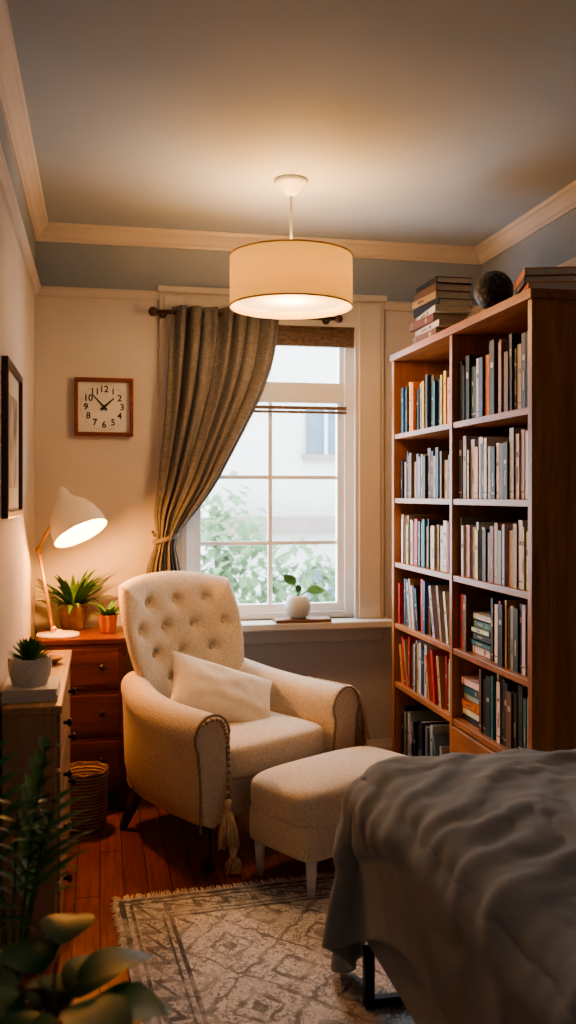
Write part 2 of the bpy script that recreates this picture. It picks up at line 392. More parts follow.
row(L0,L1,SH[2],['cream','white','tan','cream','white','red','red','teal','lg','teal','white','dark'],.18,.235)
row(L0,L1,SH[3],['red','dark','blue','brown','/lg','/tan','/white','/dark','/dark'],.19,.235,(.02,.034))
row(L0,L1,SH[4],['/orange','/red','/tan','red','brown','white','lg','white','cream','navy','lg'],.19,.235)
row(L0,L1,SH[5],['dark','dark','navy','grey','white','lg','/grey','/lg','/dark'],.19,.27)
row(R0,R1,SH[0],['dark','navy','dark','teal','dark','white','blue','orange','brown','dark','cream','tan','dark','brown','navy','dark','tan'],.20,.275)
row(R0,R1,SH[1],['dark','lg','white','lg','cream','white','dark','white','lg','dark','white','brown'],.19,.25)
row(R0,R1,SH[2],['grey','lg','white','white','tan','white','cream','white','dark','white','brown','tan'],.18,.235)
row(R0,R0-.10,SH[3],['red','brown','tan'])
pile(R0-.10,SH[3],6,['white','teal','dark','white','teal','white'],.18); row(R0-.29,R1,SH[3],['dark','white','brown','red','dark','cream','dark','tan','dark'],.20,.25)
pile(R0-.01,SH[4],6,['dark','white','orange','lg','teal','white'],.19); row(R0-.21,R1,SH[4],['brown','dark','dark','teal','lg','white','dark','dark'],.20,.25)
books=bk.build('books',vcol('book_covers',.55))
def stackbooks(name,cx,cy,z,n,cols,w,l,jit=.02,rot=.15,rz0=0):
    global bk
    bk=MB()
    for i in range(n):
        th=R.uniform(.022,.036); a=rz0+R.uniform(-rot,rot)
        M=T(cx,cy,z)@Matrix.Rotation(a,4,'Z')@T(-w/2+R.uniform(-jit,jit),l/2+R.uniform(-jit,jit),0)@Matrix.Rotation(math.pi/2,4,'X')
        book(M,th,l*R.uniform(.82,1.05),w,cols[i%len(cols)]); z+=th+.0005
    return bk.build(name,vcol(name+'_covers',.55))
T2=TOP+.003
stackbooks('book_stack',1.465,3.80,T2,8,['brown','lg','brown','white','dark','tan','brown','dark'],.16,.30,.012,.1)
stackbooks('book_stack.001',1.50,2.92,T2,3,['orange','dark','orange'],.17,.25,.008,.06,-.3)
E=empty('decorative_globe',(1.435,3.20,T2)); q=MB()
q.lathe([(0,0),(.045,0),(.045,.008),(.02,.012),(.012,.018),(0,.018)],24); q.build('stand',M_metal,E)
m,nt,b=nmat('globe_ceramic'); vo=nt.nodes.new('ShaderNodeTexVoronoi'); vo.inputs['Scale'].default_value=48; link(nt,coords(nt),vo.inputs['Vector'])
link(nt,ramp(nt,vo.outputs['Distance'],[(.1,(.09,.10,.11)),(.5,(.015,.017,.02))]),b.inputs['Base Color']); b.inputs['Roughness'].default_value=.5; bump(nt,b,vo.outputs['Distance'],.6,.006)
q=MB(); q.sphere((0,0,.087),.073,0,32); q.build('ball',m,E)

# ---------------------------------------------------------------- dresser (left, oak)
E=empty('oak_dresser'); DX=-.117; DY0,DY1=2.84,3.84; DZ=.78
q=MB(); q.box(LW+.02,DX-.012,DY0,DY1,.05,DZ-.025); q.box(LW+.02,DX-.02,DY0+.03,DY1-.03,0,.05); q.build('carcass',M_oak,E,.003)
q=MB(); q.box(LW+.02,DX+.006,DY0-.012,DY1+.012,DZ-.025,DZ); q.build('top_board',M_oakt,E,.004)
q=MB(); kn=MB()
for i in range(4):
    z0=.075+i*.17
    for y0,y1 in ((DY0+.02,3.335),(3.345,DY1-.02)):
        q.box(DX-.014,DX,y0,y1,z0,z0+.16)
        kn.lathe([(0,0),(.006,0),(.006,.012),(.014,.018),(.014,.026),(0,.03)],14,0,alignz((DX-.001,(y0+y1)/2,z0+.08),(1,0,0)))
q.build('drawers',M_oakt,E,.003); kn.build('knobs',M_metal,E)

E=empty('wooden_cabinet'); KX0,KX1,KY0,KY1,KZ=LW+.02,.128,4.15,4.53,.775
q=MB(); q.box(KX0,KX1-.012,KY0+.02,KY1,.10,KZ-.025); q.box(KX0,KX1+.004,KY0,KY1,KZ-.025,KZ)
q.box(KX0,KX1-.004,KY0+.008,KY0+.02,.095,.135)
for i in range(3):
    z0=.145+i*.205; q.box(KX0+.02,KX1-.03,KY0+.006,KY0+.022,z0,z0+.19); q.box(KX0+.035,KX1-.045,KY0+.001,KY0+.01,z0+.015,z0+.175)
q.build('carcass',M_dark,E,.004)
q=MB()
for x in (KX0+.03,KX1-.035):
    for y in (KY0+.035,KY1-.04): q.tube([(x,y,.11),(x,y,.05),(x,y,0)],[.026,.022,.014],12)
q.build('legs',M_leg,E)
q=MB()
for i in range(3):
    for x in (KX0+.12,KX1-.12): q.lathe([(0,0),(.006,0),(.006,.01),(.013,.016),(.012,.024),(0,.028)],14,0,alignz((x,KY0+.001,.24+i*.205),(0,-1,0)))
q.build('knobs',M_metal,E)

m,nt,b=nmat('wicker'); w1=nt.nodes.new('ShaderNodeTexWave'); w1.wave_type='BANDS'; w1.bands_direction='Z'; w1.inputs['Scale'].default_value=22; w1.inputs['Distortion'].default_value=2; w1.inputs['Detail Scale'].default_value=3
link(nt,coords(nt),w1.inputs['Vector']); link(nt,ramp(nt,w1.outputs['Fac'],[(.2,(.16,.09,.05)),(.8,(.46,.31,.19))]),b.inputs['Base Color']); b.inputs['Roughness'].default_value=.85; bump(nt,b,w1.outputs['Fac'],.5,.006); M_wick=m
q=MB(); n=60; rings=[]
prof=[(.082,0),(.088,.02),(.094,.10),(.096,.20),(.098,.24),(.099,.25),(.092,.25),(.088,.20),(.080,.03)]
for k,(r,z) in enumerate(prof):
    rings.append([((r+(.003 if k<6 else 0)*math.cos(j*math.pi))*math.cos(2*math.pi*j/n),(r+(.003 if k<6 else 0)*math.cos(j*math.pi))*math.sin(2*math.pi*j/n),z) for j in range(n)])
q.loft(rings,0,(1,1,1),True,True)
for z in (.235,.252): 
    q.tube([(.098*math.cos(a*.2617),.098*math.sin(a*.2617),z+.003*math.sin(a*2)) for a in range(25)],.006,8)
o=q.build('wicker_basket',M_wick); o.location=(-.065,3.98,0)

# ---------------------------------------------------------------- desk lamp
E=empty('desk_lamp'); q=MB()
bp=Vector((-.185,4.265,KZ))
q.lathe([(0,0),(.095,0),(.097,.006),(.092,.014),(.03,.02),(.014,.03),(0,.03)],40,0,T(*bp))
el=Vector((-.272,4.29,1.165)); hj=Vector((-.180,4.22,1.345)); b0=bp+Vector((-.02,0,.02))
for dy in (-.010,.010):
    o_=Vector((0,dy,0)); q.tube([b0+o_,el+o_],.0075,8,1); q.tube([el+o_,hj+o_],.0075,8,1)
for p in (b0+Vector((0,0,.012)),el,hj): q.tube([p+Vector((0,-.022,0)),p+Vector((0,.022,0))],.014,14,1)
q.build('base_and_arm',[M_lampw,M_lamparm],E)
ax=Vector((.105,-.085,-.215)).normalized(); ap=Vector((-.170,4.20,1.425))
q=MB(); prof=[(0,-.014),(.020,-.014),(.027,0),(.034,.03),(.050,.052),(.080,.080),(.105,.12),(.119,.165),(.124,.215)]
inner=[(r-.003,z+.001) for r,z in prof[::-1] if r>.022]
q.lathe(prof,40,0,alignz(ap,ax)); q.lathe([(.124,.215)]+inner,40,1,alignz(ap,ax))
q.tube([hj,ap+ax*.03],.009,8,0)
M_lin=plain('lamp_inner',(.95,.80,.55),.6,.02,5)
q.build('shade',[M_lampw,M_lin],E)
q=MB(); q.sphere(tuple(ap+ax*.165),.034,0,20); q.build('bulb',emit('bulb_warm',(1,.52,.17),12),E)
def plight(name,loc,w,col,r):
    l=bpy.data.lights.new(name,'POINT'); l.energy=w; l.color=col; l.shadow_soft_size=r
    o=bpy.data.objects.new(name,l); o.location=loc; scene.collection.objects.link(o); return o
o=plight('desk_lamp_light',ap+ax*.238,20,(1,.40,.10),.03); o.parent=E

# ---------------------------------------------------------------- pendant
PX,PY=.767,3.69
E=empty('pendant_lamp',(PX,PY,0)); q=MB()
q.lathe([(0,CZ),(.068,CZ),(.070,CZ-.012),(.062,CZ-.022),(.045,CZ-.03),(.030,CZ-.055),(.012,CZ-.065),(0,CZ-.065)],36); q.tube([(0,0,CZ-.06),(0,0,2.30)],.006,8)
q.lathe([(0,2.26),(.02,2.26),(.022,2.32),(.012,2.34),(0,2.34)],20)
for k in range(3):
    a=k*2.094+.4; q.tube([(0,0,2.375),(.248*math.cos(a),.248*math.sin(a),2.385)],.003,6)
q.build('canopy_and_rod',M_white,E)
M_sh=shade_mat('pendant_shade_fabric',(.84,.64,.32),.50,(1,.53,.11),.18)
q=MB(); q.lathe([(.25,2.18),(.25,2.385)],64,0); q.build('drum_shade',M_sh,E,0,0,False,.002)
q=MB()
for z in (2.18,2.385): q.tube([(.25*math.cos(a*math.pi/32),.25*math.sin(a*math.pi/32),z) for a in range(65)],.004,6)
q.build('shade_rims',plain('shade_rim',(.60,.42,.20),.8,.05,5),E)
q=MB(); q.lathe([(0,2.205),(.235,2.205),(.235,2.208),(0,2.208)],48); q.build('diffuser',shade_mat('diffuser_acrylic',(.95,.85,.62),1.6,(1,.70,.34)),E)
q=MB(); q.sphere((0,0,2.275),.032,0,20); q.build('bulb',emit('bulb_warm2',(1,.62,.28),10),E)
o=plight('pendant_light',(0,0,2.335),23,(1,.51,.20),.05); o.parent=E
o=plight('pendant_light_down',(0,0,2.165),22,(1,.55,.24),.12); o.parent=E
plight('rear_fill_light',(1.0,-.9,2.35),6,(.90,.94,1.0),.25)  # added fill behind the camera, no fixture; brightens the camera-facing panels

# ---------------------------------------------------------------- clock
px=104; r_=(px-288)/F; cx=BW*(S+r_*C)/(C-r_*S); cz=1.835
E=empty('wall_clock',(cx,BW-.001,cz)); q=MB(); a=.14; w=.018
for x0,x1,z0,z1 in ((-a,a,a-w,a),(-a,a,-a,-a+w),(-a,-a+w,-a+w,a-w),(a-w,a,-a+w,a-w)): q.box(x0,x1,-.035,0,z0,z1)
q.build('frame',wood('clock_wood',(.12,.03,.015),(.25,.07,.03),'X'),E,.003)
q=MB(); q.box(-a+w,a-w,-.012,0,-a+w,a-w); q.build('face',plain('clock_face',(.72,.72,.69),.6,.08,10),E)
q=MB()
def hand(ang,l,wd):
    M=Matrix.Rotation(ang,4,'Y'); q.add([(-wd,-.018,-.02),(wd,-.018,-.02),(wd*.4,-.018,l),(-wd*.4,-.018,l)],[(0,1,2,3)],0,(1,1,1),False,M)
hand(math.radians(48),.065,.007); hand(math.radians(-42),.085,.0055)
q.lathe([(0,0),(.010,0),(.010,.006),(0,.006)],16,0,alignz((0,-.015,0),(0,-1,0)))
M_ink=plain('clock_ink',(.015,.015,.018),.5,.1,5)
for k in range(60):
    if k%5:
        M=Matrix.Rotation(math.radians(6*k),4,'Y'); q.box(-.001,.001,-.0135,-.012,.108,.113,0,(1,1,1),M)
q.build('hands',M_ink,E)
for k in range(1,13):
    cu_=bpy.data.curves.new('num','FONT'); cu_.body=str(k); cu_.size=.044; cu_.align_x='CENTER'; cu_.align_y='CENTER'; cu_.extrude=.0005; cu_.offset=.0008
    o=bpy.data.objects.new('tmp',cu_); scene.collection.objects.link(o)
    bpy.context.view_layer.update()
    me=bpy.data.meshes.new_from_object(o.evaluated_get(bpy.context.evaluated_depsgraph_get())); bpy.data.objects.remove(o)
    me.materials.clear(); me.materials.append(M_ink)
    o=bpy.data.objects.new('numeral_%d'%k,me); scene.collection.objects.link(o); o.parent=E
    an=math.radians(30*k); o.location=(.086*math.sin(an),-.0135,.086*math.cos(an)); o.rotation_euler=(math.pi/2,0,0)

E=empty('picture_frame'); q=MB(); y0,y1,z0,z1=3.02,3.58,1.335,1.85; w=.022; x0,x1=LW,LW+.022
q.box(x0,x1,y0,y1,z0,z0+w);q.box(x0,x1,y0,y1,z1-w,z1);q.box(x0,x1,y0,y0+w,z0+w,z1-w);q.box(x0,x1,y1-w,y1,z0+w,z1-w); q.build('frame',wood('frame_wood',(.03,.014,.01),(.08,.035,.02),'Z'),E,.002)
q=MB(); q.box(x0,x0+.008,y0+w,y1-w,z0+w,z1-w); q.build('mat_board',plain('mat_board',(.55,.53,.48),.8,.05,3),E)
q=MB(); q.box(x0,x0+.010,y0+.11,y1-.11,z0+.10,z1-.10); q.build('print',plain('art_print',(.32,.30,.27),.8,.6,9),E)

# ---------------------------------------------------------------- plants
def fern(name,loc,potmat,pr,ph,n,ln,wd,leafm,up=(.4,1.4),droop=1.2,seed=1,pw=.8):
    rr=random.Random(seed); E=empty(name,loc); q=MB()
    q.lathe([(0,0),(pr*.72,0),(pr*.78,.01),(pr*.98,ph*.92),(pr,ph),(pr*.92,ph),(pr*.88,ph*.86),(0,ph*.86)],32); q.build('pot',potmat,E)
    q=MB(); q.lathe([(0,ph*.87),(pr*.88,ph*.87)],24); q.build('soil',M_soil,E)
    q=MB()
    for i in range(n):
        a=rr.uniform(0,2*math.pi); d=Vector((math.cos(a),math.sin(a),rr.uniform(*up)))
        q.leaf((pr*.3*math.cos(a),pr*.3*math.sin(a),ph*.86),d,ln*rr.uniform(.65,1.1),wd*rr.uniform(.8,1.2),droop*rr.uniform(.6,1.2),0,7,.25,pw)
    ob=q.build('leaves',leafm,E)
    for v in ob.data.vertices:
        if E.location.x+v.co.x<LW+.01: v.co.x=LW+.01-E.location.x
        if E.location.y+v.co.y>BW-.01: v.co.y=BW-.01-E.location.y
    return E
fern('potted_fern',(-.125,4.455,KZ),M_potb,.07,.125,60,.24,.022,M_green,(.5,2.0),.9,3)
fern('potted_herb',(.035,4.32,KZ),M_terra,.046,.085,26,.085,.022,M_sgreen,(.6,2.2),.7,5)
SX,SY=-.215,2.985
q=MB(); q.box(-.083,.083,-.11,.11,0,.018,0,(.62,.60,.56)); q.box(-.078,.078,-.106,.106,.018,.034,0,(.7,.66,.58)); q.box(-.083,.083,-.11,.11,.034,.038,0,(.72,.70,.66))
o=q.build('coffee_table_book',vcol('tbook')); o.location=(SX+.005,SY+.02,DZ)
E=empty('potted_succulent',(SX,SY,DZ+.0385)); q=MB(); n=48; rings=[]
for k in range(12):
    z=.085*k/11; r=.050+.014*math.sin(min(1,z/.06)*1.4)
    rings.append([((r+.003*((j+k)%2))*math.cos(2*math.pi*j/n),(r+.003*((j+k)%2))*math.sin(2*math.pi*j/n),z) for j in range(n)])
rings.append([(.055*math.cos(2*math.pi*j/n),.055*math.sin(2*math.pi*j/n),.083) for j in range(n)]); rings.append([(.052*math.cos(2*math.pi*j/n),.052*math.sin(2*math.pi*j/n),.07) for j in range(n)])
q.loft(rings,0,(1,1,1),False,True); q.build('pot',M_potw,E)
q=MB(); rr=random.Random(4)
for L in range(5):
    for i in range(11-L):
        a=i*2*math.pi/(11-L)+L*.4; d=Vector((math.cos(a),math.sin(a),.35+L*.45)); q.leaf((.012*math.cos(a),.012*math.sin(a),.072+.006*L),d,.068-L*.004,.018,-.3,0,5,.5,.7)
q.build('leaves',M_sgreen,E)
q=MB(); q.lathe([(0,0),(.025,0),(.03,.004),(.052,.02),(.055,.026),(.050,.024),(.028,.008),(0,.007)],32); o=q.build('brass_dish',M_brass); o.location=(-.185,3.55,DZ)
E=empty('cutting_board',(.985,4.475,WZ0)); q=MB(); q.box(-.14,.14,-.055,.055,0,.018); q.build('board',wood('board_wood',(.16,.07,.04),(.32,.16,.09),'X'),E,.004)
E=empty('potted_seedling',(.965,4.475,WZ0+.0185)); q=MB()
q.lathe([(0,0),(.035,0),(.052,.015),(.064,.045),(.062,.08),(.050,.108),(.044,.112),(.040,.106),(.045,.09),(0,.09)],36); q.build('pot',M_potw,E)
q=MB()
for (tx,ty_,dx,dz,tz,ln,wd) in ((-.015,.0,-.8,.9,.165,.085,.055),(.012,0,.3,1.2,.16,.075,.055),(.045,-.01,.9,.15,.135,.09,.055),(.005,-.02,-.2,.5,.13,.05,.035)):
    q.tube([(0,0,.09),(tx*.4,ty_,.09+(tz-.09)*.6),(tx,ty_,tz)],.003,6); q.leaf((tx,ty_,tz),(dx,-.25,dz),ln,wd,.3,0,6,.15,.9,.9)
q.build('leaves',M_sgreen,E)
def frond(q,base,d,length,nl,ll,droop,rr,mi=0):
    p=Vector(base); dd=Vector(d).normalized(); pts=[p.copy()]; n=nl
    for i in range(n):
        dd=(dd+Vector((0,0,-droop/n))).normalized(); p=p+dd*(length/n); pts.append(p.copy())
        if i>n*.5:
            side=dd.cross(Vector((0,0,1))).normalized(); t=(i/n)
            l=ll*math.sin(math.pi*(.15+.8*t))**.7
            for sgn in (-1,1):
                q.leaf(p,side*sgn+dd*.9+Vector((0,0,rr.uniform(-.1,.15))),l*rr.uniform(.9,1.1),.028,.5,mi,5,.25,.7)
    q.tube(pts,[.005*(1-.7*i/n) for i in range(n+1)],6,1)
def clampwall(ob,loc):
    for v in ob.data.vertices:
        if loc[0]+v.co.x<LW+.012: v.co.x=LW+.012-loc[0]
rr=random.Random(11)
def pot(E,r,h,mat_):
    q=MB(); q.lathe([(0,0),(r*.75,0),(r*.8,.01),(r,h-.02),(r*1.04,h-.02),(r*1.04,h),(r*.93,h),(r*.9,h-.05),(0,h-.05)],36); q.build('pot',mat_,E)
    q=MB(); q.lathe([(0,h-.045),(r*.9,h-.045)],24); q.build('soil',M_soil,E)
loc=(-.19,2.10,0); E=empty('potted_palm',loc); pot(E,.105,.24,M_potb)
q=MB()
for d,l in (((.10,.05,1.6),.64),((.04,-.25,1.6),.60),((.12,.15,1.2),.46),((-.1,-.5,1.6),.56),((.14,-.2,1.5),.60),((-.1,.2,1.8),.62)):
    frond(q,(0,0,.2),d,l,16,.14,1.0,rr)
ob=q.build('fronds',[M_pgreen,M_pgreen],E); clampwall(ob,loc)
loc=(-.08,1.61,0); E=empty('rubber_plant',loc); pot(E,.12,.24,M_potb)
q=MB()
for i in range(34):
    a=i*2.4; h=.29+.0088*i+ rr.uniform(-.02,.02); d=Vector((math.cos(a),math.sin(a),rr.uniform(.15,.7)))
    s0=Vector((.02*math.cos(a),.02*math.sin(a),h)); s1=s0+d.normalized()*rr.uniform(.03,.06)
    q.tube([(0,0,h-.06),s0,s1],[.004,.003,.002],6,1)
    q.leaf(s1,d,rr.uniform(.13,.165),rr.uniform(.09,.115),.8,0,8,.12,.9)
q.tube([(0,0,.19),(0.01,0,.4),(0,0,.57)],[.010,.008,.004],8,1)
ob=q.build('leaves',[M_dgreen,M_leg],E); clampwall(ob,loc)

# ---------------------------------------------------------------- rug
m,nt,b=nmat('woven_rug'); tc=nt.nodes.new('ShaderNodeTexCoord'); sp=nt.nodes.new('ShaderNodeSeparateXYZ'); link(nt,tc.outputs['Object'],sp.inputs[0])
X,Y=sp.outputs[0],sp.outputs[1]; RWd,RLn=1.25,1.55
ex=mathn(nt,'SUBTRACT',RWd/2,mathn(nt,'ABSOLUTE',X)); ey=mathn(nt,'SUBTRACT',RLn/2,mathn(nt,'ABSOLUTE',Y)); ed=mathn(nt,'MINIMUM',ex,ey)
def tri(a,per): return mathn(nt,'MULTIPLY',mathn(nt,'PINGPONG',a,per/2),2/per)
def band(x,c,w): return mathn(nt,'LESS_THAN',mathn(nt,'ABSOLUTE',mathn(nt,'SUBTRACT',x,c)),w)
dn=noisen(nt,tc.outputs['Object'],22,3); jig=mathn(nt,'MULTIPLY',mathn(nt,'SUBTRACT',dn,.5),.5)
dia=mathn(nt,'ADD',mathn(nt,'ADD',tri(X,.30),tri(Y,.36)),jig)
r1=mathn(nt,'MAXIMUM',band(dia,1.0,.05),mathn(nt,'MAXIMUM',band(dia,.45,.06),mathn(nt,'MAXIMUM',band(dia,1.6,.08),mathn(nt,'LESS_THAN',dia,.2))))
fl=noisen(nt,tc.outputs['Object'],34,2,.5,1.8); flo=band(fl,.5,.045)
dia2=mathn(nt,'ADD',tri(mathn(nt,'ADD',X,.03),.07),tri(Y,.07)); r2=mathn(nt,'GREATER_THAN',dia2,1.35)
inb=mathn(nt,'LESS_THAN',ed,.17)
line1=mathn(nt,'MAXIMUM',band(ed,.17,.007),band(ed,.145,.004)); line2=mathn(nt,'MAXIMUM',band(ed,.05,.006),band(ed,.02,.010))
scal=mathn(nt,'MULTIPLY',band(mathn(nt,'ADD',ed,mathn(nt,'MULTIPLY',tri(mathn(nt,'ADD',X,Y),.10),.05)),.12,.012),.9)
inner=mathn(nt,'MAXIMUM',mathn(nt,'MULTIPLY',r1,.8),mathn(nt,'MULTIPLY',flo,.75))
bord=mathn(nt,'MAXIMUM',mathn(nt,'MAXIMUM',mathn(nt,'MULTIPLY',r2,.6),scal),mathn(nt,'MULTIPLY',flo,.8))
pat=mathn(nt,'ADD',mathn(nt,'MULTIPLY',bord,inb),mathn(nt,'MULTIPLY',inner,mathn(nt,'SUBTRACT',1,inb)))
pat=mathn(nt,'MAXIMUM',pat,mathn(nt,'MAXIMUM',line1,line2))
ns=noisen(nt,tc.outputs['Object'],9,6,.7); wr=ramp(nt,ns,[(.34,(.25,.25,.25)),(.56,(1,1,1))])
pat=mathn(nt,'MULTIPLY',pat,wr)
fine=noisen(nt,tc.outputs['Object'],160,3)
bgc=mixc(nt,mathn(nt,'MULTIPLY',inb,.35),(.88,.87,.87),(.42,.43,.46))
cc=mixc(nt,pat,bgc,(.12,.125,.145)); link(nt,mixc(nt,.3,cc,ramp(nt,fine,[(.3,(.55,.55,.55)),(.7,(1,1,1))]),'MULTIPLY'),b.inputs['Base Color'])
b.inputs['Roughness'].default_value=.97; bump(nt,b,fine,.6,.005)
q=MB(); nx,ny=40,50; top=[]
for i in range(nx+1):
    top.append([(-RWd/2+RWd*i/nx,-RLn/2+RLn*j/ny,.010+.0015*math.sin(i*1.3)*math.sin(j)) for j in range(ny+1)])
q.loft(top,0,(1,1,1),True,False,False); q.box(-RWd/2,RWd/2,-RLn/2,RLn/2,.0005,.0085)
rr=random.Random(3); 
for k in range(230):
    x=-RWd/2+RWd*k/229; dx=rr.uniform(-.012,.012); l=rr.uniform(.035,.055)
    q.tube([(x,RLn/2-.003,.008),(x+dx*.5,RLn/2+l*.5,.007),(x+dx,RLn/2+l,.003)],[.0026,.0024,.0014],5,1)
for k in range(60):
    y=RLn/2-.35+.35*k/60
    q.tube([(-RWd/2+.002,y,.008),(-RWd/2-rr.uniform(.012,.022),y+rr.uniform(-.01,.01),.003)],[.002,.001],5,1)
o=q.build('area_rug',[m,plain('rug_fringe',(.75,.70,.63),.95,.15,50)])
a=math.radians(4); o.rotation_euler=(0,0,a)
cr=Vector((.05,3.23)); off=Vector((RWd/2*math.cos(a)+RLn/2*math.sin(a), RWd/2*math.sin(a)-RLn/2*math.cos(a)))
o.location=(cr.x+off.x,cr.y+off.y,0)

# ---------------------------------------------------------------- armchair
AC=empty('armchair',(.51,3.91,0),math.radians(32))
def rbox(q,x0,x1,y0,y1,z0,z1,e=4,puff=0,n=14,mi=0,M=None):
    cx,cy,cz=(x0+x1)/2,(y0+y1)/2,(z0+z1)/2; hx,hy,hz=(x1-x0)/2,(y1-y0)/2,(z1-z0)/2
    for (ax_,sg) in ((0,1),(0,-1),(1,1),(1,-1),(2,1),(2,-1)):
        vs=[];fs=[]
        for i in range(n+1):
            for j in range(n+1):
                u=-1+2*i/n; v=-1+2*j/n; u=math.sin(u*math.pi/2); v=math.sin(v*math.pi/2)
                p=[0,0,0]; p[ax_]=sg; p[(ax_+1)%3]=u; p[(ax_+2)%3]=v
                s_=(abs(p[0])**e+abs(p[1])**e+abs(p[2])**e)**(1/e); p=[k/s_ for k in p]
                z=p[2]*hz*(1+puff*(1-p[0]**2)*(1-p[1]**2))
                vs.append((cx+p[0]*hx,cy+p[1]*hy,cz+z))
        for i in range(n):
            for j in range(n):
                a_=i*(n+1)+j; fs.append((a_,a_+1,a_+n+2,a_+n+1))
        q.add(vs,fs,mi,(1,1,1),True,M)
q=MB()
rings=[]
for y,hw,ins in ((-.335,.36,.01),(-.325,.37,0),(-.1,.365,0),(.1,.34,0),(.25,.30,0),(.30,.28,.01)):
    rings.append([(-hw,y,.165+ins),(hw,y,.165+ins),(hw,y,.35-ins),(-hw,y,.35-ins)])
q.loft(rings,0,(1,1,1),False,True); q.build('base',M_bcl,AC,.015)
q=MB(); rbox(q,-.285,.285,-.385,.26,.31,.455,7,.12,20); q.build('seat_cushion',M_bcl,AC,0,1,True)
M_pipe=plain('piping_brown',(.34,.26,.19),.9,.2,60)
def arm_ring(cx,y,top,hw,rad,bot,inset=0):
    pts=[]; cz=top-rad; hw=hw-inset; rad2=rad-inset
    sgn=1 if cx>0 else -1
    a0=math.radians(-35); a1=math.radians(215)
    inn=[(-hw,bot+inset),(-hw,bot+(cz-bot)*.5)]; out_=[(hw*1.0,bot+(cz-bot)*.5),(hw,bot+inset)]
    arc=[(math.cos(a1+(a0-a1)*k/12)*rad2+.012, cz+math.sin(a1+(a0-a1)*k/12)*rad2) for k in range(13)]
    for x,z in inn+arc+out_: pts.append((cx+sgn*x,y,z))
    return pts
for sx,nm in ((-1,'arm_near'),(1,'arm_far')):
    q=MB()
    rings=[arm_ring(sx*.352,-.392,.585,.068,.082,.16,.018),arm_ring(sx*.352,-.388,.592,.068,.082,.16,.006),arm_ring(sx*.352,-.375,.598,.068,.082,.16,0)]
    for y,top in ((-.36,.60),(-.2,.60),(-.05,.607),(.08,.622),(.18,.645),(.26,.67)):
        k=max(0,(y+.15))/.41
        rings.append(arm_ring(sx*(.352-.095*k*k),y,top,.066,.082-.010*k,.16))
    rings.append(arm_ring(sx*.25,.31,.66,.06,.065,.17,.02))
    q.loft(rings,0,(1,1,1),True,True); q.build(nm,M_bcl,AC,0,1)
    w_=MB(); w_.tube([(x,y-.004,z) for x,y,z in arm_ring(sx*.352,-.385,.596,.068,.082,.17,0)],.0055,8); w_.build('piping_'+nm,M_pipe,AC)
q=MB(); N=44
btn=[]
for r_i,(zc,xs) in enumerate(((.93,(-.16,0,.16)),(.82,(-.235,-.08,.08,.235)),(.71,(-.16,0,.16)),(.60,(-.08,.08)))):
    for x in xs: btn.append((x,zc))
def back_pt(u,v,side):
    k=.42
    uu=u*math.sqrt(1-k*v*v*(.5 if v>0 else .1)); vv=v*math.sqrt(1-k*u*u*.5)
    z=.30+(vv+1)/2*.76
    t=(z-.30)/.76
    hw=.235+.10*math.sin(min(1,t*1.1)**1.4*math.pi/2)
    x=uu*hw
    ymid=.235+.17*t - .13*abs(uu)**2.6*(1-.3*t)
    m_=max(abs(u),abs(v)); th=.075*(1-m_**5)**.5 if m_<1 else 0
    y=ymid+side*th*(1.0 if side<0 else .75)
    if side<0 and m_<.97:
        dsum=0
        for bx,bz in btn:
            r2=((x-bx)**2+(z-bz)**2); dsum+=.034*math.exp(-r2/(.024**2))+.014*math.exp(-r2/(.06**2))
        y+=dsum*(1-m_**6)
    return (x,y,z)
for side in (-1,1):
    n=88; vs=[];fs=[]
    for i in range(n+1):
        for j in range(n+1):
            u=math.sin((-1+2*i/n)*math.pi/2); v=math.sin((-1+2*j/n)*math.pi/2)
            vs.append(back_pt(u,v,side))
    for i in range(n):
        for j in range(n):
            a_=i*(n+1)+j; fs.append((a_,a_+1,a_+n+2,a_+n+1))
    q.add(vs,fs,0,(1,1,1),True)
q.build('tufted_back',M_bcl,AC,0,0,True)
q=MB()
for bx,bz in btn:
    best=None
    for i in range(41):
        for j in range(41):
            p=back_pt(-1+2*i/40,-1+2*j/40,-1); d=(p[0]-bx)**2+(p[2]-bz)**2
            if best is None or d<best[0]: best=(d,p)
    q.sphere((bx,best[1][1]-.002,bz),.011,0,12,None,(1,1,1),(1,.5,1))
q.build('buttons',M_bcl,AC)
q=MB()
for x,y,dx,dy in ((-.34,-.31,-.015,-.035),(.33,-.30,.01,-.03),(-.28,.20,-.055,.05),(.27,.25,.05,.07)):
    q.tube([(x,y,.19),(x+dx*.5,y+dy*.5,.09),(x+dx,y+dy,0.0)],[.030,.024,.015],12)
q.build('legs',M_leg,AC)
M_cord=plain('cord_cream',(.62,.48,.33),.9,.2,80)
def bez(p0,p1,p2,n):
    return [(1-t)**2*Vector(p0)+2*t*(1-t)*Vector(p1)+t*t*Vector(p2) for t in [i/n for i in range(n+1)]]
q=MB()
pth=bez((-.415,-.401,.57),(-.375,-.415,.60),(-.335,-.408,.57),8)+bez((-.335,-.408,.57),(-.29,-.415,.50),(-.325,-.425,.28),28)[1:]
for i,p in enumerate(pth): q.sphere(tuple(p),.0085,(i%2),8)
def tassel(q,p,l,r,n=46,seed=1):
    rr=random.Random(seed); p=Vector(p); q.sphere(tuple(p),.018,0,12); q.tube([p+Vector((0,0,-.012)),p+Vector((0,0,-.028))],[.013,.015],10)
    for i in range(n):
        a=rr.uniform(0,6.28); k=rr.uniform(.3,1)
        q.tube([p+Vector((.01*k*math.cos(a),.01*k*math.sin(a),-.025)),p+Vector((r*.8*k*math.cos(a),r*.8*k*math.sin(a),-l*.6)),p+Vector((r*k*math.cos(a),r*k*math.sin(a),-l*rr.uniform(.9,1.05)))],[.0038,.0032,.002],5)
tassel(q,(-.325,-.43,.27),.16,.045,70)
tassel(q,(-.31,-.445,.10),.085,.035,46,2)
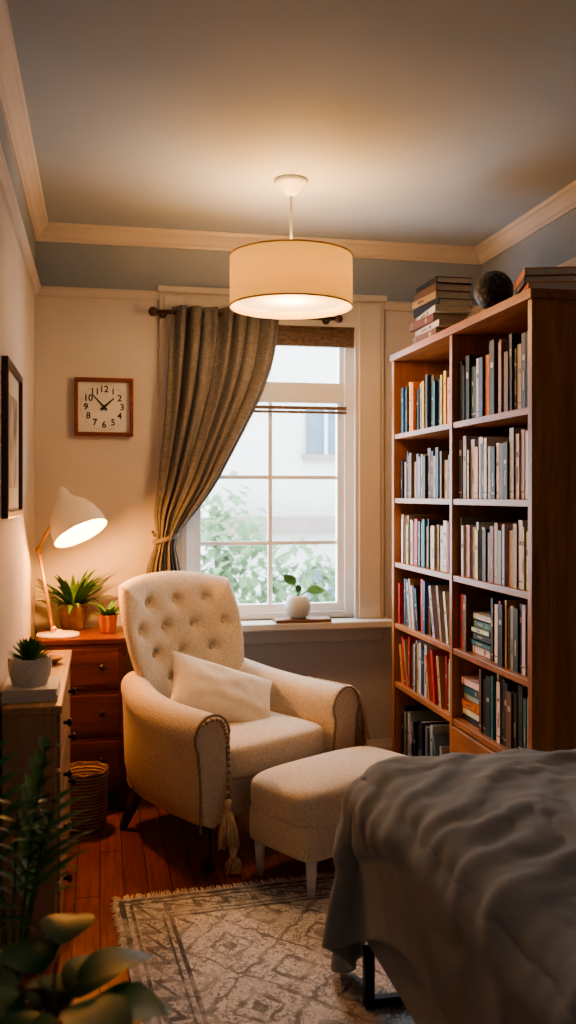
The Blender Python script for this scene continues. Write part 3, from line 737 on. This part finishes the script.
q.tube([(-.325,-.41,.2),(-.31,-.445,.10)],.004,6)
q.build('cord_and_tassels',[M_cord,M_pipe],AC)
q=MB(); rr=random.Random(5)
for i in range(240):
    y=rr.uniform(-.37,-.10); x=.352+.085+rr.uniform(0,.012); l=rr.uniform(.16,.28); ox=rr.uniform(0,.06)
    q.tube([(x-.03,y,.590),(x+.012+ox*.3,y,.550),(x+.02+ox,y+rr.uniform(-.012,.012),.545-l*.5),(x+.018+ox+rr.uniform(-.015,.02),y+rr.uniform(-.02,.02),.545-l)],[.0035,.004,.0035,.002],5)
q.build('fringe',M_cord,AC)
PE=empty('throw_pillow')
q=MB(); n=40
for side in (-1,1):
    vs=[];fs=[]
    for i in range(n+1):
        for j in range(n+1):
            u=math.sin((-1+2*i/n)*math.pi/2); v=math.sin((-1+2*j/n)*math.pi/2)
            pin=1-.11*(1-abs(u)**2)*(abs(v)**4); pin2=1-.09*(1-abs(v)**2)*(abs(u)**4)
            x=u*.245*pin2; z=v*.15*pin
            th=.062*((1-u**2)*(1-v**2))**.42+ .009*noise.noise(Vector((u*2.5,v*2.5,side)))*(1-max(abs(u),abs(v))**4)
            vs.append((x,side*th,z))
    for i in range(n):
        for j in range(n):
            a_=i*(n+1)+j; fs.append((a_,a_+1,a_+n+2,a_+n+1))
    q.add(vs,fs,0,(1,1,1),True)
q.build('cover',M_pil,PE,0,0,True)
AM=T(.51,3.91,0)@Matrix.Rotation(math.radians(32),4,'Z')
PE.matrix_world=AM@T(-.005,-.01,.56)@Matrix.Rotation(math.radians(-4),4,'Z')@Matrix.Rotation(math.radians(-42),4,'X')@Matrix.Rotation(math.radians(27),4,'Y')

OT=empty('ottoman',(.895,3.39,0),math.radians(30))
q=MB(); rbox(q,-.34,.34,-.19,.19,.235,.385,5,.22,20); q.build('cushion',M_bcl,OT,0,1,True)
q=MB(); rbox(q,-.325,.325,-.175,.175,.13,.27,12); q.build('base',M_bcl,OT,0,0,True)
q=MB()
for x in (-.28,.28):
    for y in (-.14,.14): q.tube([(x,y,.14),(x,y,.0)],[.022,.013],12)
q.build('legs',M_white,OT)

# ---------------------------------------------------------------- bed
BE=empty('bed'); bx0,bx1,by0,by1=.72,1.93,.35,2.50; BT=.615
q=MB(); q.box(bx0,bx1,by0,by1,.17,.37); q.build('bed_frame',M_bedf,BE,.012)
q=MB(); rbox(q,bx0+.01,bx1-.01,by0,by1-.01,.37,BT-.005,16); q.build('mattress',plain('mattress_cover',(.6,.58,.55),.9,.04,20),BE,0,0,True)
q=MB()
for y in (by1-.08,by0+.2):
    for x in (bx0+.0,bx1-.04): q.box(x-.014,x+.014,y-.014,y+.014,.0125,.175)
    q.box(bx0+.0,bx1-.04,y-.014,y+.014,.0125,.036)
q.build('legs',M_metal,BE,.003)
def ridge(x,y,s):
    wx=x+.25*noise.noise(Vector((x*1.3,y*1.3,s+9))); wy=y+.25*noise.noise(Vector((x*1.3,y*1.3,s+5)))
    a_=math.radians(35); u=wx*math.cos(a_)+wy*math.sin(a_); v=-wx*math.sin(a_)+wy*math.cos(a_)
    n=noise.noise(Vector((u*1.6,v*6.0,s))); return (1-min(1,abs(n)*2.4))**2.0
def make_duvet():
    x1,y0,y1=1.925,.36,2.82; nx,ny=100,156
    def X0(y):
        t=max(0,min(1,(y-1.95)/.8)); return .47-.25*t*t*(3-2*t)
    q=MB(); rings=[]
    for i in range(nx+1):
        rr_=[]
        for j in range(ny+1):
            y=y0+(y1-y0)*j/ny; xa=X0(y); x=xa+(x1-xa)*i/nx
            # foot overhang shrinks toward the wall/bookcase side
            if y>by1-.2:
                k=max(0,min(1,(x-1.05)/.5)); y=by1-.2+(y-(by1-.2))*(1-.28*k)
            e=min(1,max(0,(x1-x)/.25))
            f=noise.noise(Vector((x*2.2+y*1.2,y*1.1-x*1.0,3.1)))*.06+noise.noise(Vector((x*5+y*3,y*2.2-x*2,7)))*.03
            rr_.append((x,y,BT+.025+(.045+f)*e))
        rings.append(rr_)
    q.loft(rings,0,(1,1,1),True,False,False)
    ob=q.build('duvet_sim',M_duvet)
    jm=int((by1-.05-y0)/(y1-y0)*ny)
    vg=ob.vertex_groups.new(name='pin'); vg.add([nx*(ny+1)+j for j in range(jm)]+[i*(ny+1) for i in range(22,nx)],1.0,'REPLACE')
    q2=MB(); q2.box(bx0,bx1+.2,by0-.3,by1,.1,BT)
    col=q2.build('col_tmp',M_duvet,None); bm=bmesh.new(); bm.from_mesh(col.data); bmesh.ops.bevel(bm,geom=bm.edges[:],offset=.05,segments=4,affect='EDGES'); bm.to_mesh(col.data); bm.free()
    cm=col.modifiers.new('c','COLLISION'); col.collision.thickness_outer=.012; col.collision.cloth_friction=30
    c=ob.modifiers.new('cloth','CLOTH'); s=c.settings; s.quality=8; s.mass=.2; s.tension_stiffness=60; s.compression_stiffness=60; s.shear_stiffness=20; s.bending_stiffness=3.0; s.air_damping=2; s.vertex_group_mass='pin'
    c.collision_settings.collision_quality=3; c.collision_settings.distance_min=.01
    c.point_cache.frame_start=1; c.point_cache.frame_end=60
    scene.frame_start=1; scene.frame_end=60
    for f in range(1,50): scene.frame_set(f)
    dg=bpy.context.evaluated_depsgraph_get()
    me=bpy.data.meshes.new_from_object(ob.evaluated_get(dg))
    bpy.data.objects.remove(ob); bpy.data.objects.remove(col); scene.frame_set(1)
    nrm=[v.normal.copy() for v in me.vertices]
    mid=(nx//2)*(ny+1)+ny//3; sg=1 if nrm[mid].z>0 else -1
    for i in range(nx+1):
        for j in range(ny+1):
            k=i*(ny+1)+j; v=me.vertices[k]
            y=y0+(y1-y0)*j/ny; xa=X0(y); x=xa+(x1-xa)*i/nx
            de=min(x-xa,y1-y); s1=max(0,min(1,(de-.20)/.05)); s1=s1*s1*(3-2*s1)
            d=.012*s1 + s1*(.020*ridge(x,y,1.3)+.011*ridge(x*1.7,y*1.7,6.1)+.006*ridge(x*3,y*3,2.7)) + (1-s1)*.005*ridge(x,y,2.2)
            v.co+=nrm[k]*sg*d
    return me,sg
me,sg=make_duvet()
for v in me.vertices: v.co.x=min(v.co.x,RW-.03)
do=bpy.data.objects.new('duvet',me); scene.collection.objects.link(do); do.parent=BE
for p in me.polygons: p.use_smooth=True
md=do.modifiers.new('sol','SOLIDIFY'); md.thickness=.016; md.offset=sg
md=do.modifiers.new('sub','SUBSURF'); md.levels=1; md.render_levels=1

# ---------------------------------------------------------------- light & world
w=bpy.data.worlds.new('World'); scene.world=w; w.use_nodes=True; bg=w.node_tree.nodes['Background']; bg.inputs[0].default_value=(.72,.87,1,1); bg.inputs[1].default_value=10.0
l=bpy.data.lights.new('window_portal','AREA'); l.shape='RECTANGLE'; l.size=WX1-WX0; l.size_y=WZ1-WZ0
o=bpy.data.objects.new('window_portal',l); scene.collection.objects.link(o); o.location=((WX0+WX1)/2,BW+.16,(WZ0+WZ1)/2); o.rotation_euler=(-math.pi/2,0,0)
try: l.cycles.is_portal=True
except Exception as ex: print(ex)
try:
    scene.view_settings.look='AgX - Medium High Contrast'
    scene.view_settings.exposure=.30
except Exception as ex: print(ex)

cam=bpy.data.cameras.new('camera'); co=bpy.data.objects.new('camera',cam); scene.collection.objects.link(co)
co.location=(0,0,H); co.rotation_euler=(math.pi/2,0,-TH); cam.sensor_width=36; cam.lens=F/1024*36; cam.shift_y=-17/1024; cam.clip_start=.05
cam.dof.use_dof=True; cam.dof.focus_distance=3.7; cam.dof.aperture_fstop=2.4
scene.camera=co
